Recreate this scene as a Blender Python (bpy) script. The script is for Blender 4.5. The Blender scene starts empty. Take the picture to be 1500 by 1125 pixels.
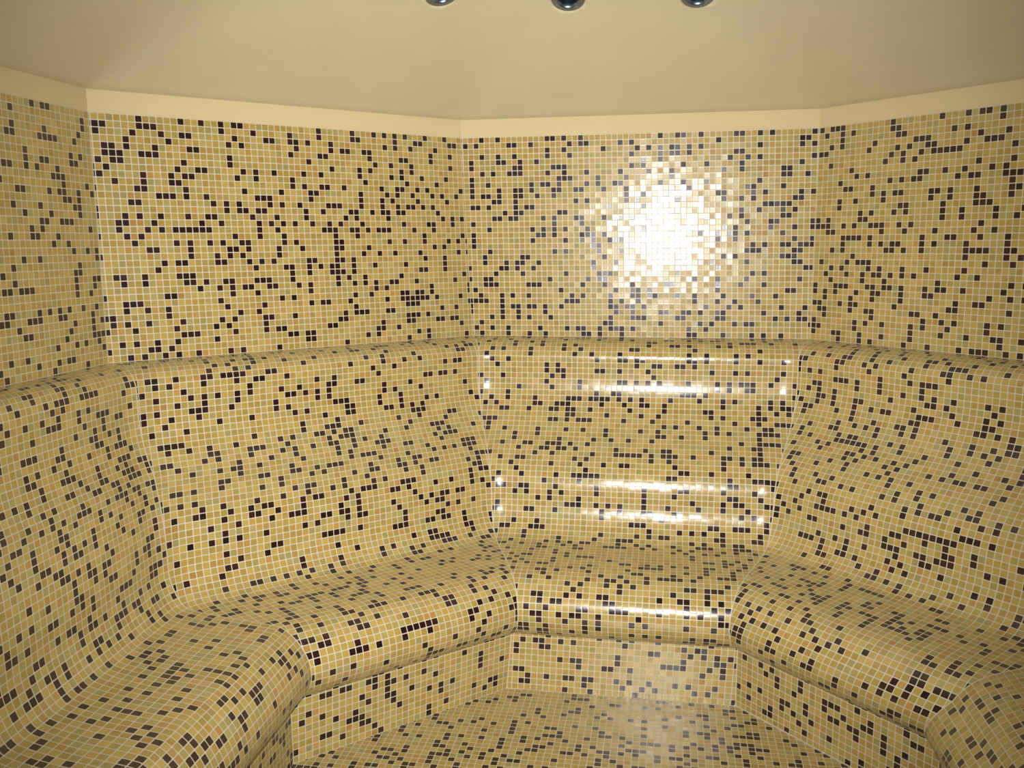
import bpy, bmesh, math
import numpy as np
from mathutils import Vector, Matrix

# ------------------------------------------------------------------ basics
P = 0.0215                       # one mosaic tile with its joint, in metres; lengths below are in tiles
C = bpy.context.scene.collection
T8 = math.tan(math.pi / 8)
AW = 75.25                       # apothem of the tiled octagon
LEN = 50.0                       # the room is a stretched octagon: its front half is moved back by this much
Z_TOP, Z_BAND, Z_APEX = 89.1, 92.3, 125.0
BENCH_END = -70.0


def link(name, me, mat, parent=None):
    o = bpy.data.objects.new(name, me)
    C.objects.link(o)
    if mat:
        me.materials.append(mat)
    if parent:
        o.parent = parent
    return o


def tag(o, label, cat=None, group=None, kind=None):
    o['label'] = label
    if cat:
        o['category'] = cat
    if group:
        o['group'] = group
    if kind:
        o['kind'] = kind


# ------------------------------------------------------------------ materials
class NT:
    def __init__(self, name):
        self.m = bpy.data.materials.new(name)
        self.m.use_nodes = True
        self.t = self.m.node_tree
        self.t.nodes.clear()
        self.out = self.n('ShaderNodeOutputMaterial')

    def n(self, kind, **kw):
        nd = self.t.nodes.new(kind)
        for k, v in kw.items():
            setattr(nd, k, v)
        return nd

    def put(self, sock, v):
        if isinstance(v, bpy.types.NodeSocket):
            self.t.links.new(v, sock)
        else:
            sock.default_value = v

    def math(self, op, a, b=None, c=None):
        nd = self.n('ShaderNodeMath', operation=op)
        for s, v in zip(nd.inputs, (a, b, c)):
            if v is not None:
                self.put(s, v)
        return nd.outputs[0]

    def vec(self, op, a, b=None, scale=None):
        nd = self.n('ShaderNodeVectorMath', operation=op)
        self.put(nd.inputs[0], a)
        if b is not None:
            self.put(nd.inputs[1], b)
        if scale is not None:
            self.put(nd.inputs['Scale'], scale)
        return nd.outputs['Value'] if op == 'LENGTH' else nd.outputs['Vector']

    def mix(self, f, a, b):
        nd = self.n('ShaderNodeMix', data_type='RGBA')
        self.put(nd.inputs[0], f)
        self.put(nd.inputs[6], a)
        self.put(nd.inputs[7], b)
        return nd.outputs[2]

    def step(self, v, lo, hi, a=0.0, b=1.0):
        nd = self.n('ShaderNodeMapRange', interpolation_type='SMOOTHSTEP')
        for i, x in enumerate((v, lo, hi, a, b)):
            self.put(nd.inputs[i], x)
        return nd.outputs[0]


def srgb(r, g, b):
    f = lambda c: (c / 255 / 12.92) if c <= 10 else ((c / 255 + 0.055) / 1.055) ** 2.4
    return (f(r), f(g), f(b), 1.0)


def mosaic_material(name, rough):
    """Square glazed mosaic laid on the UV grid (one UV unit = one tile): ochre tiles with scattered dark brown ones."""
    t = NT(name)
    uv = t.n('ShaderNodeUVMap', uv_map='tiles').outputs[0]
    seed = t.math('ROUND', t.n('ShaderNodeAttribute', attribute_name='seed').outputs['Fac'])
    mitre = t.n('ShaderNodeAttribute', attribute_name='cut_edge').outputs['Fac']
    cell = t.vec('FLOOR', uv)
    fr = t.vec('FRACTION', uv)
    off = t.vec('ABSOLUTE', t.vec('SUBTRACT', fr, (0.5, 0.5, 0.0)))
    half, r = 0.435, 0.11
    q = t.vec('MAXIMUM', t.vec('SUBTRACT', off, (half - r, half - r, 0.5)), (0, 0, 0))
    dist = t.math('SUBTRACT', t.vec('LENGTH', q), r)
    tile = t.step(dist, 0.022, -0.022)
    tile = t.math('MULTIPLY', tile, t.step(mitre, 0.07, 0.11))
    comb = t.n('ShaderNodeCombineXYZ')
    t.put(comb.inputs[2], seed)
    key = t.vec('ADD', cell, comb.outputs[0])

    def noise(shift):
        nd = t.n('ShaderNodeTexWhiteNoise', noise_dimensions='3D')
        t.put(nd.inputs['Vector'], t.vec('ADD', key, (shift, shift * 1.7, 0.37 * shift)))
        return nd.outputs['Value'], nd.outputs['Color']

    v_dark, _ = noise(3.0)
    v_hue, c_tilt = noise(11.0)
    v_tone, _ = noise(29.0)
    drift = t.n('ShaderNodeTexNoise')
    t.put(drift.inputs['Vector'], t.vec('SCALE', key, scale=0.07))
    t.put(drift.inputs['Scale'], 1.0)
    t.put(drift.inputs['Detail'], 1.0)
    dark = t.math('LESS_THAN', v_dark, t.step(drift.outputs[0], 0.3, 0.7, DARK_SHARE - 0.05, DARK_SHARE + 0.05))
    ramp = t.n('ShaderNodeValToRGB')
    ramp.color_ramp.interpolation = 'LINEAR'
    els = ramp.color_ramp.elements
    stops = [(0.0, (187, 170, 106)), (0.3, (204, 176, 96)), (0.6, (196, 165, 82)), (0.85, (208, 176, 100)), (0.95, (205, 163, 88)), (1.0, (200, 153, 80))]
    els[0].position, els[0].color = stops[0][0], srgb(*stops[0][1])
    els[1].position, els[1].color = stops[-1][0], srgb(*stops[-1][1])
    for p, c in stops[1:-1]:
        e = els.new(p)
        e.color = srgb(*c)
    t.put(ramp.inputs[0], v_hue)
    tone = t.n('ShaderNodeHueSaturation')
    t.put(tone.inputs['Color'], ramp.outputs[0])
    t.put(tone.inputs['Value'], t.step(v_tone, 0.0, 1.0, 0.84, 1.04))
    dk = t.mix(v_tone, srgb(40, 20, 20), srgb(62, 32, 28))
    body = t.mix(dark, tone.outputs[0], dk)
    grout = srgb(222, 210, 180)
    col = t.mix(tile, grout, body)
    geo = t.n('ShaderNodeNewGeometry')
    jit = t.vec('SCALE', t.vec('SUBTRACT', c_tilt, (0.5, 0.5, 0.5)), scale=TILT)
    nrm = t.vec('NORMALIZE', t.vec('ADD', geo.outputs['Normal'], jit))
    bump = t.n('ShaderNodeBump')
    t.put(bump.inputs['Strength'], 0.05)
    t.put(bump.inputs['Distance'], 0.0012)
    t.put(bump.inputs['Height'], t.step(dist, 0.03, -0.09))
    t.put(bump.inputs['Normal'], nrm)
    b = t.n('ShaderNodeBsdfPrincipled')
    t.put(b.inputs['Base Color'], col)
    t.put(b.inputs['Roughness'], t.step(tile, 0.0, 1.0, 0.55, rough))
    t.put(b.inputs['IOR'], 1.65)
    t.put(b.inputs['Coat Weight'], t.math('MULTIPLY', tile, 0.3))
    t.put(b.inputs['Coat Roughness'], 0.33)
    t.put(b.inputs['Coat Normal'], bump.outputs[0])
    t.put(b.inputs['Normal'], bump.outputs[0])
    t.put(t.out.inputs[0], b.outputs[0])
    return t.m


def plaster_material(name, rgb, amount=0.05):
    t = NT(name)
    tc = t.n('ShaderNodeTexCoord').outputs['Object']
    nz = t.n('ShaderNodeTexNoise')
    t.put(nz.inputs['Vector'], tc)
    t.put(nz.inputs['Scale'], 6.0)
    t.put(nz.inputs['Detail'], 5.0)
    base = srgb(*rgb)
    lo = tuple(c * (1 - amount) for c in base[:3]) + (1,)
    hi = tuple(min(1, c * (1 + amount)) for c in base[:3]) + (1,)
    fine = t.n('ShaderNodeTexNoise')
    t.put(fine.inputs['Vector'], tc)
    t.put(fine.inputs['Scale'], 90.0)
    bump = t.n('ShaderNodeBump')
    t.put(bump.inputs['Strength'], 0.08)
    t.put(bump.inputs['Distance'], 0.002)
    t.put(bump.inputs['Height'], fine.outputs[0])
    b = t.n('ShaderNodeBsdfPrincipled')
    t.put(b.inputs['Base Color'], t.mix(nz.outputs[0], lo, hi))
    t.put(b.inputs['Roughness'], 0.75)
    t.put(b.inputs['Normal'], bump.outputs[0])
    t.put(t.out.inputs[0], b.outputs[0])
    return t.m


def plain_material(name, rgb, rough, metal=0.0):
    t = NT(name)
    b = t.n('ShaderNodeBsdfPrincipled')
    tc = t.n('ShaderNodeTexCoord').outputs['Object']
    nz = t.n('ShaderNodeTexNoise')
    t.put(nz.inputs['Vector'], tc)
    t.put(nz.inputs['Scale'], 60.0)
    base = srgb(*rgb)
    t.put(b.inputs['Base Color'], t.mix(nz.outputs[0], tuple(c * .92 for c in base[:3]) + (1,), base))
    t.put(b.inputs['Roughness'], rough)
    t.put(b.inputs['Metallic'], metal)
    t.put(t.out.inputs[0], b.outputs[0])
    return t.m


DARK_SHARE, TILT = 0.225, 0.05
MOSAIC = mosaic_material('glazed_mosaic', 0.155)
FLOOR_MOSAIC = mosaic_material('floor_mosaic', 0.3)
PLASTER = plaster_material('ceiling_plaster', (240, 227, 188))
BAND = plaster_material('band_plaster', (236, 213, 164), 0.03)
CHROME = plain_material('brushed_chrome', (150, 164, 186), 0.34, 1.0)
LAMP_BLACK = plain_material('dark_reflector', (34, 34, 38), 0.4)
LENS = plain_material('dark_lens', (20, 20, 24), 0.12)


class Tiled:
    """A mesh in tile units with a tile-grid UV map, a pattern seed and the distance to the nearest cut edge."""

    def __init__(self, seed):
        self.v, self.f, self.uv, self.cut, self.seed = [], [], [], [], seed

    def vert(self, co, uv=(0.5, 0.5), cut=9.0):
        self.v.append(tuple(c * P for c in co))
        self.uv.append(uv)
        self.cut.append(cut)
        return len(self.v) - 1

    def grid(self, rows, smooth=True):
        """rows: list of rows of vertex ids, quads between neighbours."""
        for a, b in zip(rows[:-1], rows[1:]):
            for i in range(len(a) - 1):
                self.f.append((a[i], a[i + 1], b[i + 1], b[i]))

    def mesh(self, name, smooth=False, flip=False):
        me = bpy.data.meshes.new(name)
        faces = [tuple(reversed(f)) for f in self.f] if flip else self.f
        me.from_pydata(self.v, [], faces)
        lay = me.uv_layers.new(name='tiles')
        idx = np.empty(len(me.loops), dtype=np.int32)
        me.loops.foreach_get('vertex_index', idx)
        lay.data.foreach_set('uv', np.array(self.uv, dtype=np.float32)[idx].ravel())
        at = me.attributes.new('cut_edge', 'FLOAT', 'POINT')
        at.data.foreach_set('value', np.array(self.cut, dtype=np.float32))
        sd = me.attributes.new('seed', 'FLOAT', 'POINT')
        sd.data.foreach_set('value', np.full(len(self.v), self.seed, dtype=np.float32))
        if smooth:
            me.polygons.foreach_set('use_smooth', [True] * len(me.polygons))
        me.update()
        return me


# ------------------------------------------------------------------ plan of the room
def plan(a):
    """Corners of the stretched octagon at apothem a, from the left wall round the back to the front."""
    t = a * T8
    return [(-a, t), (-t, a), (t, a), (a, t), (a, -LEN - t), (t, -LEN - a), (-t, -LEN - a), (-a, -LEN - t)]


def lean(k, z):
    """The back left corner is not quite plumb: sideways shift of corner k at height z."""
    if k != 1:
        return 0.0
    return float(np.interp(z, [0, 10, 53, 89.1], [0.0, 0.9, 1.5, 0.0]))


def corner(a, k, z):
    k %= 8
    x, y = plan(a)[k]
    s = AW - a
    if k == 0 and s > 0:             # the seat corner on the left runs out a little further than the wall corner
        d = float(np.interp(s, [4, 10, 17, 20, 25, 31], [0, 1.5, 5, 5, 3, 0])) * 0.707
        x, y = x - d, y - d
    if k == 3 and s > 0 and z < 17:  # so does the foot of the bench on the right, the other way
        d = float(np.interp(z, [10, 15, 17], [3.8, 1.0, 0])) * 0.707
        x, y = x - d, y + d
    return np.array([x + lean(k, z), y])


SIDES = ['back_left', 'back', 'back_right', 'right', 'front_right', 'front', 'front_left', 'left']   # side i runs from corner i to i+1
SIDE_WORDS = {'back_left': 'mosaic wall of ochre tiles between the left and back walls', 'back': 'mosaic back wall that carries the bright flash reflection',
              'back_right': 'mosaic wall right of the back wall', 'right': 'mosaic wall at the far right edge', 'front_right': 'mosaic wall behind the viewer on the right',
              'front': 'mosaic wall behind the viewer', 'front_left': 'mosaic wall behind the viewer on the left', 'left': 'mosaic wall at the left edge of the picture'}

# walls: boxes whose inner face carries the mosaic
for i, nm in enumerate(SIDES):
    w = Tiled(100.0 + 17 * i)
    zs = [0.0, 10, 20, 30, 40, 53, 65, 77, Z_TOP]
    cols = [0.0, 0.004, 0.02, 0.5, 0.98, 0.996, 1.0]
    rows = []
    for z in zs:
        A, B = corner(AW, i, z), corner(AW, i + 1, z)
        L = np.linalg.norm(B - A)
        row = []
        for c in cols:
            p = A + (B - A) * c
            u = (c - 0.5) * L
            row.append(w.vert((p[0], p[1], z), (u + 200, z - Z_TOP + 200), min(c, 1 - c) * L * 2))
        rows.append(row)
    w.grid(rows)
    o4 = []
    for z in (0.0, Z_TOP):
        for k in (i, i + 1):
            p = corner(AW + 5, k, z)
            o4.append(w.vert((p[0], p[1], z)))
    a0, b0, a1, b1 = o4
    w.f.append((b0, a0, a1, b1))
    w.f.append((a0, *[r[0] for r in rows], a1)[::-1])
    w.f.append((b0, *[r[-1] for r in rows], b1))
    w.f.append((a1, *rows[-1], b1)[::-1])
    w.f.append((a0, *rows[0], b0))
    o = link('wall_' + nm, w.mesh('wall_' + nm, flip=True), MOSAIC)
    tag(o, SIDE_WORDS[nm], 'wall', kind='structure')

# plaster band between mosaic and ceiling, one length per wall
for i, nm in enumerate(SIDES):
    bm = bmesh.new()
    ring = []
    for a in (AW + 0.15, AW + 5):
        for z in (Z_TOP, Z_BAND):
            ring.append([bm.verts.new((corner(a, k, Z_TOP)[0] * P, corner(a, k, Z_TOP)[1] * P, z * P)) for k in (i, i + 1)])
    lo, hi, olo, ohi = ring
    for q in ((lo[0], lo[1], hi[1], hi[0]), (olo[1], olo[0], ohi[0], ohi[1]), (lo[1], lo[0], olo[0], olo[1]), (hi[0], hi[1], ohi[1], ohi[0]),
              (lo[0], hi[0], ohi[0], olo[0]), (lo[1], olo[1], ohi[1], hi[1])):
        bm.faces.new(q)
    bmesh.ops.recalc_face_normals(bm, faces=bm.faces)
    me = bpy.data.meshes.new('trim')
    bm.to_mesh(me)
    bm.free()
    o = link('trim_%d' % (i + 1), me, BAND)
    tag(o, 'smooth cream plaster band along the top of the %s wall' % nm.replace('_', ' '), 'trim', kind='structure')

# floor slab
fl = Tiled(991.0)
pts = plan(AW + 5)
top = [fl.vert((x, y, 0.0), (x + 300.35, y + 300.2)) for x, y in pts]
bot = [fl.vert((x, y, -4.0), (x + 300.35, y + 300.2)) for x, y in pts]
fl.f.append(tuple(reversed(top)))
fl.f.append(tuple(bot))
for k in range(8):
    fl.f.append((top[k], top[(k + 1) % 8], bot[(k + 1) % 8], bot[k]))
o = link('floor', fl.mesh('floor'), FLOOR_MOSAIC)
tag(o, 'ochre and brown mosaic floor in front of the bench', 'floor', kind='structure')

# ------------------------------------------------------------------ ceiling: shallow faceted vault, with holes for the lamps


def rounded_plan(a, k):
    """Stretched octagon at apothem a whose corners are rounded; k = 0 sharp, k = 1 fully round."""
    out, r, h = [], k * a, math.pi / 8
    for (x, y), deg in zip(plan(a), (157.5, 112.5, 67.5, 22.5, -22.5, -67.5, -112.5, -157.5)):
        ax = math.radians(deg)
        c = (x - r / math.cos(h) * math.cos(ax), y - r / math.cos(h) * math.sin(ax))
        for j in range(9):
            g = ax + h * (1 - j / 4)
            out.append((c[0] + r * math.cos(g), c[1] + r * math.sin(g)))
    full = []
    for i, p in enumerate(out):                      # extra points along the straight sides
        full.append(p)
        if i % 9 == 8:
            n = out[(i + 1) % len(out)]
            full += [(p[0] + (n[0] - p[0]) * j / 12, p[1] + (n[1] - p[1]) * j / 12) for j in range(1, 12)]
    return full


def ceiling_mesh():
    """Plastered vault: faceted at the band, its seams fading into a rounded crown further up."""
    bm = bmesh.new()
    top = AW + 0.15
    layers = []
    for dz in (0.0, 4.0):
        rings = [[(x, y, Z_BAND + dz) for x, y in rounded_plan(AW + 5, 0.01)]]
        for f in np.linspace(0.0, 0.98, 50):
            k = float(np.interp(f, [0, 0.12, 0.6, 1.0], [0.01, 0.12, 0.75, 0.9]))
            rings.append([(x, y, Z_BAND + dz + (Z_APEX - Z_BAND) * f) for x, y in rounded_plan(top * (1 - f), k)])
        vs = [[bm.verts.new((x * P, y * P, z * P)) for x, y, z in r] for r in rings]
        for i, (p, q) in enumerate(zip(vs[:-1], vs[1:])):
            for j in range(len(p)):
                j2 = (j + 1) % len(p)
                fc = bm.faces.new((p[j], p[j2], q[j2], q[j]))
                fc.smooth = i > 0
        bm.faces.new(vs[-1])
        layers.append(vs)
    e0, e1 = layers[0][0], layers[1][0]
    for k in range(len(e0)):
        k2 = (k + 1) % len(e0)
        bm.faces.new((e0[k], e0[k2], e1[k2], e1[k]))
    bmesh.ops.recalc_face_normals(bm, faces=bm.faces)
    me = bpy.data.meshes.new('ceiling')
    bm.to_mesh(me)
    bm.free()
    return me


ceiling = link('ceiling', ceiling_mesh(), PLASTER)
tag(ceiling, 'cream plastered faceted vault ceiling above the mosaic walls', 'ceiling', kind='structure')


bpy.context.view_layer.update()


def facet(x, y):
    """Height and downward normal of the vault above plan point (x, y)."""
    hit, loc, nrm, _ = ceiling.ray_cast(Vector((x, y, 80)) * P, Vector((0, 0, 1)))
    return loc.z / P, nrm if nrm.z < 0 else -nrm


# ------------------------------------------------------------------ camera
CAM = np.array([6.2, -87.2, 70.42])
YAW, PITCH, ROLL, FPX = -0.1730, 0.1589, -0.0078, 1300.0
cy, sy, cp, sp = math.cos(YAW), math.sin(YAW), math.cos(PITCH), math.sin(PITCH)
fw = np.array([sy * cp, cy * cp, -sp])
rt = np.array([cy, -sy, 0.0])
up = np.cross(rt, fw)
cr, sr = math.cos(ROLL), math.sin(ROLL)
rt, up = rt * cr + up * sr, -rt * sr + up * cr
cam_data = bpy.data.cameras.new('camera')
cam = bpy.data.objects.new('camera', cam_data)
C.objects.link(cam)
M = Matrix(((rt[0], up[0], -fw[0]), (rt[1], up[1], -fw[1]), (rt[2], up[2], -fw[2]))).to_4x4()
M.translation = Vector(CAM * P)
cam.matrix_world = M
cam_data.sensor_fit = 'HORIZONTAL'
cam_data.sensor_width = 36.0
cam_data.lens = FPX / 1500 * 36.0
cam_data.clip_start = 0.02
bpy.context.scene.camera = cam

# ------------------------------------------------------------------ recessed downlights in the vault
LAMPS = [(-25.71, 40.64), (-8.62, 46.83), (9.66, 47.53)]        # plan positions, left to right
LAMP_R = 2.45


def lathe(profile, n=48):
    bm = bmesh.new()
    rings = []
    for r, z in profile:
        if r < 1e-6:
            rings.append([bm.verts.new((0, 0, z * P))])
        else:
            rings.append([bm.verts.new((r * P * math.cos(2 * math.pi * i / n), r * P * math.sin(2 * math.pi * i / n), z * P)) for i in range(n)])
    for a, b in zip(rings[:-1], rings[1:]):
        for i in range(n):
            j = (i + 1) % n
            if len(a) == 1 and len(b) == 1:
                continue
            if len(a) == 1:
                bm.faces.new((a[0], b[i], b[j]))
            elif len(b) == 1:
                bm.faces.new((a[i], b[0], a[j]))
            else:
                bm.faces.new((a[i], b[i], b[j], a[j]))
    bmesh.ops.recalc_face_normals(bm, faces=bm.faces)
    me = bpy.data.meshes.new('turned')
    bm.to_mesh(me)
    bm.free()
    me.polygons.foreach_set('use_smooth', [True] * len(me.polygons))
    return me


# local +z points down out of the ceiling
RING = lathe([(1.30, -0.55), (1.36, -0.1), (1.50, 0.18), (1.75, 0.30), (2.10, 0.27), (2.36, 0.12), (2.45, 0.0), (2.40, -0.04), (2.05, -0.04), (1.95, -0.3), (1.55, -0.6), (1.30, -0.55)])
CONE = lathe([(1.34, -0.5), (1.22, -0.9), (1.05, -1.7), (0.95, -2.3), (1.05, -2.4), (1.25, -1.7), (1.42, -0.9), (1.44, -0.55), (1.34, -0.5)])
BULB = lathe([(0.0, -1.55), (0.35, -1.58), (0.7, -1.7), (0.98, -1.95), (1.0, -2.2), (0.6, -2.9), (0.3, -3.2), (0.0, -3.2)])
places = ['leftmost of the three', 'middle one of the three, dark inside', 'rightmost of the three']
cutters = []
for (x, y), words in zip(LAMPS, places):
    z, nrm = facet(x, y)
    e = bpy.data.objects.new('downlight', None)
    C.objects.link(e)
    e.location = Vector((x, y, z)) * P
    e.rotation_mode = 'QUATERNION'
    e.rotation_quaternion = nrm.to_track_quat('Z', 'Y')
    tag(e, 'unlit round chrome downlight in the ceiling, ' + words, 'light', 'downlights in the ceiling')
    link('trim_ring', RING.copy(), CHROME, e)
    link('reflector', CONE.copy(), LAMP_BLACK, e)
    link('bulb', BULB.copy(), LENS, e)
    cut = lathe([(0, 2.0), (1.98, 2.0), (1.98, -9.0), (0, -9.0)], 48)
    c = link('cutter', cut, None)
    c.location = e.location
    c.rotation_mode = 'QUATERNION'
    c.rotation_quaternion = e.rotation_quaternion
    md = ceiling.modifiers.new('hole', 'BOOLEAN')
    md.operation = 'DIFFERENCE'
    md.solver = 'EXACT'
    md.object = c
    cutters.append(c)
bpy.context.view_layer.update()
cut_mesh = bpy.data.meshes.new_from_object(ceiling.evaluated_get(bpy.context.evaluated_depsgraph_get()))
ceiling.modifiers.clear()
ceiling.data = cut_mesh
for c in cutters:
    bpy.data.objects.remove(c)

# ------------------------------------------------------------------ bench: one continuous masonry body swept round the back of the room
# slope of the skin (degrees its normal points above the horizontal) along the profile, from the ledge on the wall to under the nosing
KEYS = [(0, 86), (2.2, 80), (4.2, 62), (6.0, 34), (7.0, 8), (7.6, -1), (9.8, 0), (11.6, 6), (12.5, 10.2), (13.4, 15), (15.2, 24), (18.5, 38), (22.5, 49), (26, 43),
        (28.9, 28), (30.8, 16.1), (32.2, 8), (33.4, 5.5), (34.8, 10), (35.8, 17.5), (38.2, 33), (40.1, 57), (41.8, 80), (43.8, 84), (47.5, 85), (50.5, 84), (52.5, 75),
        (54.3, 60), (56.3, 42), (58.1, 23.6), (60.9, -12), (63.3, -42), (64.9, -62), (66.3, -76), (67.0, -82)]
ls = np.linspace(0, 67.0, 1341)
th = np.radians(np.interp(ls, *zip(*KEYS)))
dl = ls[1] - ls[0]
ps = np.concatenate([[0], np.cumsum(np.sin(th[:-1]) * dl)])
pz = 53.1 - np.concatenate([[0], np.cumsum(np.cos(th[:-1]) * dl)])
L_BACK, L_SEAT, L_END = 41.8, 50.5, 67.0
RISER_S = 32.2


def prof(l):
    return float(np.interp(l, ls, ps)), float(np.interp(l, ls, pz))


def fillet(l):
    return float(np.interp(l, [0, 3.5, 8, 36, 42, 47, 52], [0.05, 5.0, 8.0, 7.0, 5.0, 1.0, 0.05]))


SEGS = ['left', 'back_left', 'back', 'back_right', 'right']          # between corners (end,0) (0,1) (1,2) (2,3) (3,end)
ARC = 7


def seg_row(si, s, z, r):
    """Points of one row of segment si at depth s from the wall: (x, y, lateral, distance to the cut edge)."""
    a = AW - s - 0.08
    line = [np.array([-a, BENCH_END])] + [corner(a, k, z) for k in range(4)] + [np.array([a, BENCH_END])]
    A, B = line[si], line[si + 1]
    unit = lambda v: v / np.linalg.norm(v)
    d = unit(B - A)
    turn = lambda k: math.acos(max(-1.0, min(1.0, float(unit(line[k] - line[k - 1]) @ unit(line[k + 1] - line[k]))))) / 2
    ha = turn(si) if si > 0 else 0.0
    hb = turn(si + 1) if si < 4 else 0.0
    nin = np.array([d[1], -d[0]])                       # towards the room
    L = np.linalg.norm(B - A)
    t0, t1 = r * math.tan(ha), r * math.tan(hb)
    res = []
    if si == 0:
        res += [(A, 0.0)] * 1
    else:
        ctr = A + d * t0 + nin * r
        for j in range(ARC):
            ph = ha * (1 - j / ARC)                  # angle away from the tangent point
            p = ctr + r * (-nin * math.cos(ph) - d * math.sin(ph))
            res.append((p, t0 - r * ph))
    span = L - t0 - t1
    for c in (0.0, 0.01, 0.03, 0.1, 0.2, 0.35, 0.5, 0.65, 0.8, 0.9, 0.97, 0.99, 1.0):
        x = t0 + span * c
        res.append((A + d * x, x))
    if si == 4:
        res += [(B, L)]
    else:
        ctr = B - d * t1 + nin * r
        for j in range(1, ARC + 1):
            ph = hb * j / ARC
            p = ctr + r * (-nin * math.cos(ph) + d * math.sin(ph))
            res.append((p, L - t1 + r * ph))
    u0, u1 = res[0][1], res[-1][1]
    out = []
    for p, u in res:
        cut = min((u - u0) if si > 0 else 99, (u1 - u) if si < 4 else 99)
        mid = (L / 2) if 0 < si < 4 else ((L if si == 0 else 0.0))
        lat = u - L / 2 if 0 < si < 4 else (u - L + 40 if si == 0 else u - 40)
        out.append((p[0], p[1], lat, cut))
    return out


def bench_part(name, si, skin, closing, seed, parent, floor_cut=False):
    """skin: (s, z, v, fillet) rows that are seen; closing: (s, z) rows that shut the body behind them."""
    m = Tiled(seed)
    rows = []
    for s, z, v, r in skin:
        rows.append([m.vert((x, y, z), (u + 400, v + 400), min(c, z * (0.4 if si == 3 else 1.2) if floor_cut else 99)) for x, y, u, c in seg_row(si, s, z, r)])
    m.grid(rows)
    n_skin = len(m.f)
    back = [rows[-1]]
    for s, z in closing:
        back.append([m.vert((x, y, z), (u + 400, 400.5), 9) for x, y, u, c in seg_row(si, s, z, 0.02)])
    back.append(rows[0])
    m.grid(back)
    loop = rows + back[1:-1]
    if si == 0:                                         # the free ends are shut; at the corners the lengths meet each other
        m.f.append(tuple(r[0] for r in loop))
    if si == 4:
        m.f.append(tuple(r[-1] for r in reversed(loop)))
    me = m.mesh(name, flip=True)
    sm = [True] * n_skin + [False] * (len(me.polygons) - n_skin)
    me.polygons.foreach_set('use_smooth', sm)
    bm = bmesh.new()
    bm.from_mesh(me)
    # keep the seam between the seen skin and the hidden closing faces sharp
    bm.edges.ensure_lookup_table()
    for e in bm.edges:
        if len(e.link_faces) == 2 and e.link_faces[0].smooth != e.link_faces[1].smooth:
            e.smooth = False
    bm.to_mesh(me)
    bm.free()
    return link(name, me, MOSAIC, parent)


bench = bpy.data.objects.new('built_in_bench', None)
C.objects.link(bench)
bench.location = (0, 0, 0)
tag(bench, 'long mosaic covered bench with curved backrest built along the walls', 'bench')


def skin_rows(l0, l1, step=0.4):
    n = max(2, int(round((l1 - l0) / step)) + 1)
    return [(*prof(l), -l, fillet(l)) for l in np.linspace(l0, l1, n)]


sb, zb = prof(L_BACK)
ss, zs_ = prof(L_SEAT)
se, ze = prof(L_END)
for si, nm in enumerate(SEGS):
    bench_part('backrest', si, skin_rows(0, L_BACK), [(sb, zb - 3), (0.05, zb - 3)], 210.0 + 31 * si, bench)
    bench_part('seat', si, skin_rows(L_BACK, L_SEAT), [(ss, zs_ - 3), (sb, zs_ - 3)], 210.0 + 31 * si, bench)
    bench_part('seat_edge', si, skin_rows(L_SEAT, L_END), [(ss, ze)], 210.0 + 31 * si, bench)
    rz = [ze, 8, 6, 4, 2, 1, 0.5, 0.25, 0.12, 0.0]
    bench_part('riser', si, [(RISER_S, z, z, 0.05) for z in rz], [(RISER_S - 2, 0.0), (RISER_S - 2, ze)], 610.0 + 31 * si, bench, True)

# ------------------------------------------------------------------ light: the flash beside the lens, bounced by the room
sp_data = bpy.data.lights.new('camera_flash', 'SPOT')
sp_data.energy = 360.0
sp_data.color = (1.0, 0.985, 0.96)
sp_data.spot_size = math.radians(86)
sp_data.spot_blend = 1.0
sp_data.shadow_soft_size = 0.02
flash = bpy.data.objects.new('camera_flash', sp_data)
C.objects.link(flash)
FM = M.copy()
FM.translation = Vector((CAM + np.array([-1.0, 0.5, 3.0])) * P)
flash.matrix_world = FM

world = bpy.data.worlds.new('world')
world.use_nodes = True
world.node_tree.nodes['Background'].inputs[0].default_value = (0.0, 0.0, 0.0, 1)
bpy.context.scene.world = world

sc = bpy.context.scene
sc.view_settings.view_transform = 'Standard'
sc.view_settings.look = 'None'
sc.view_settings.exposure = 0.0
sc.view_settings.gamma = 1.0
sc.view_settings.use_curve_mapping = False
sc.cycles.max_bounces = 8
sc.cycles.diffuse_bounces = 1
sc.cycles.caustics_reflective = True
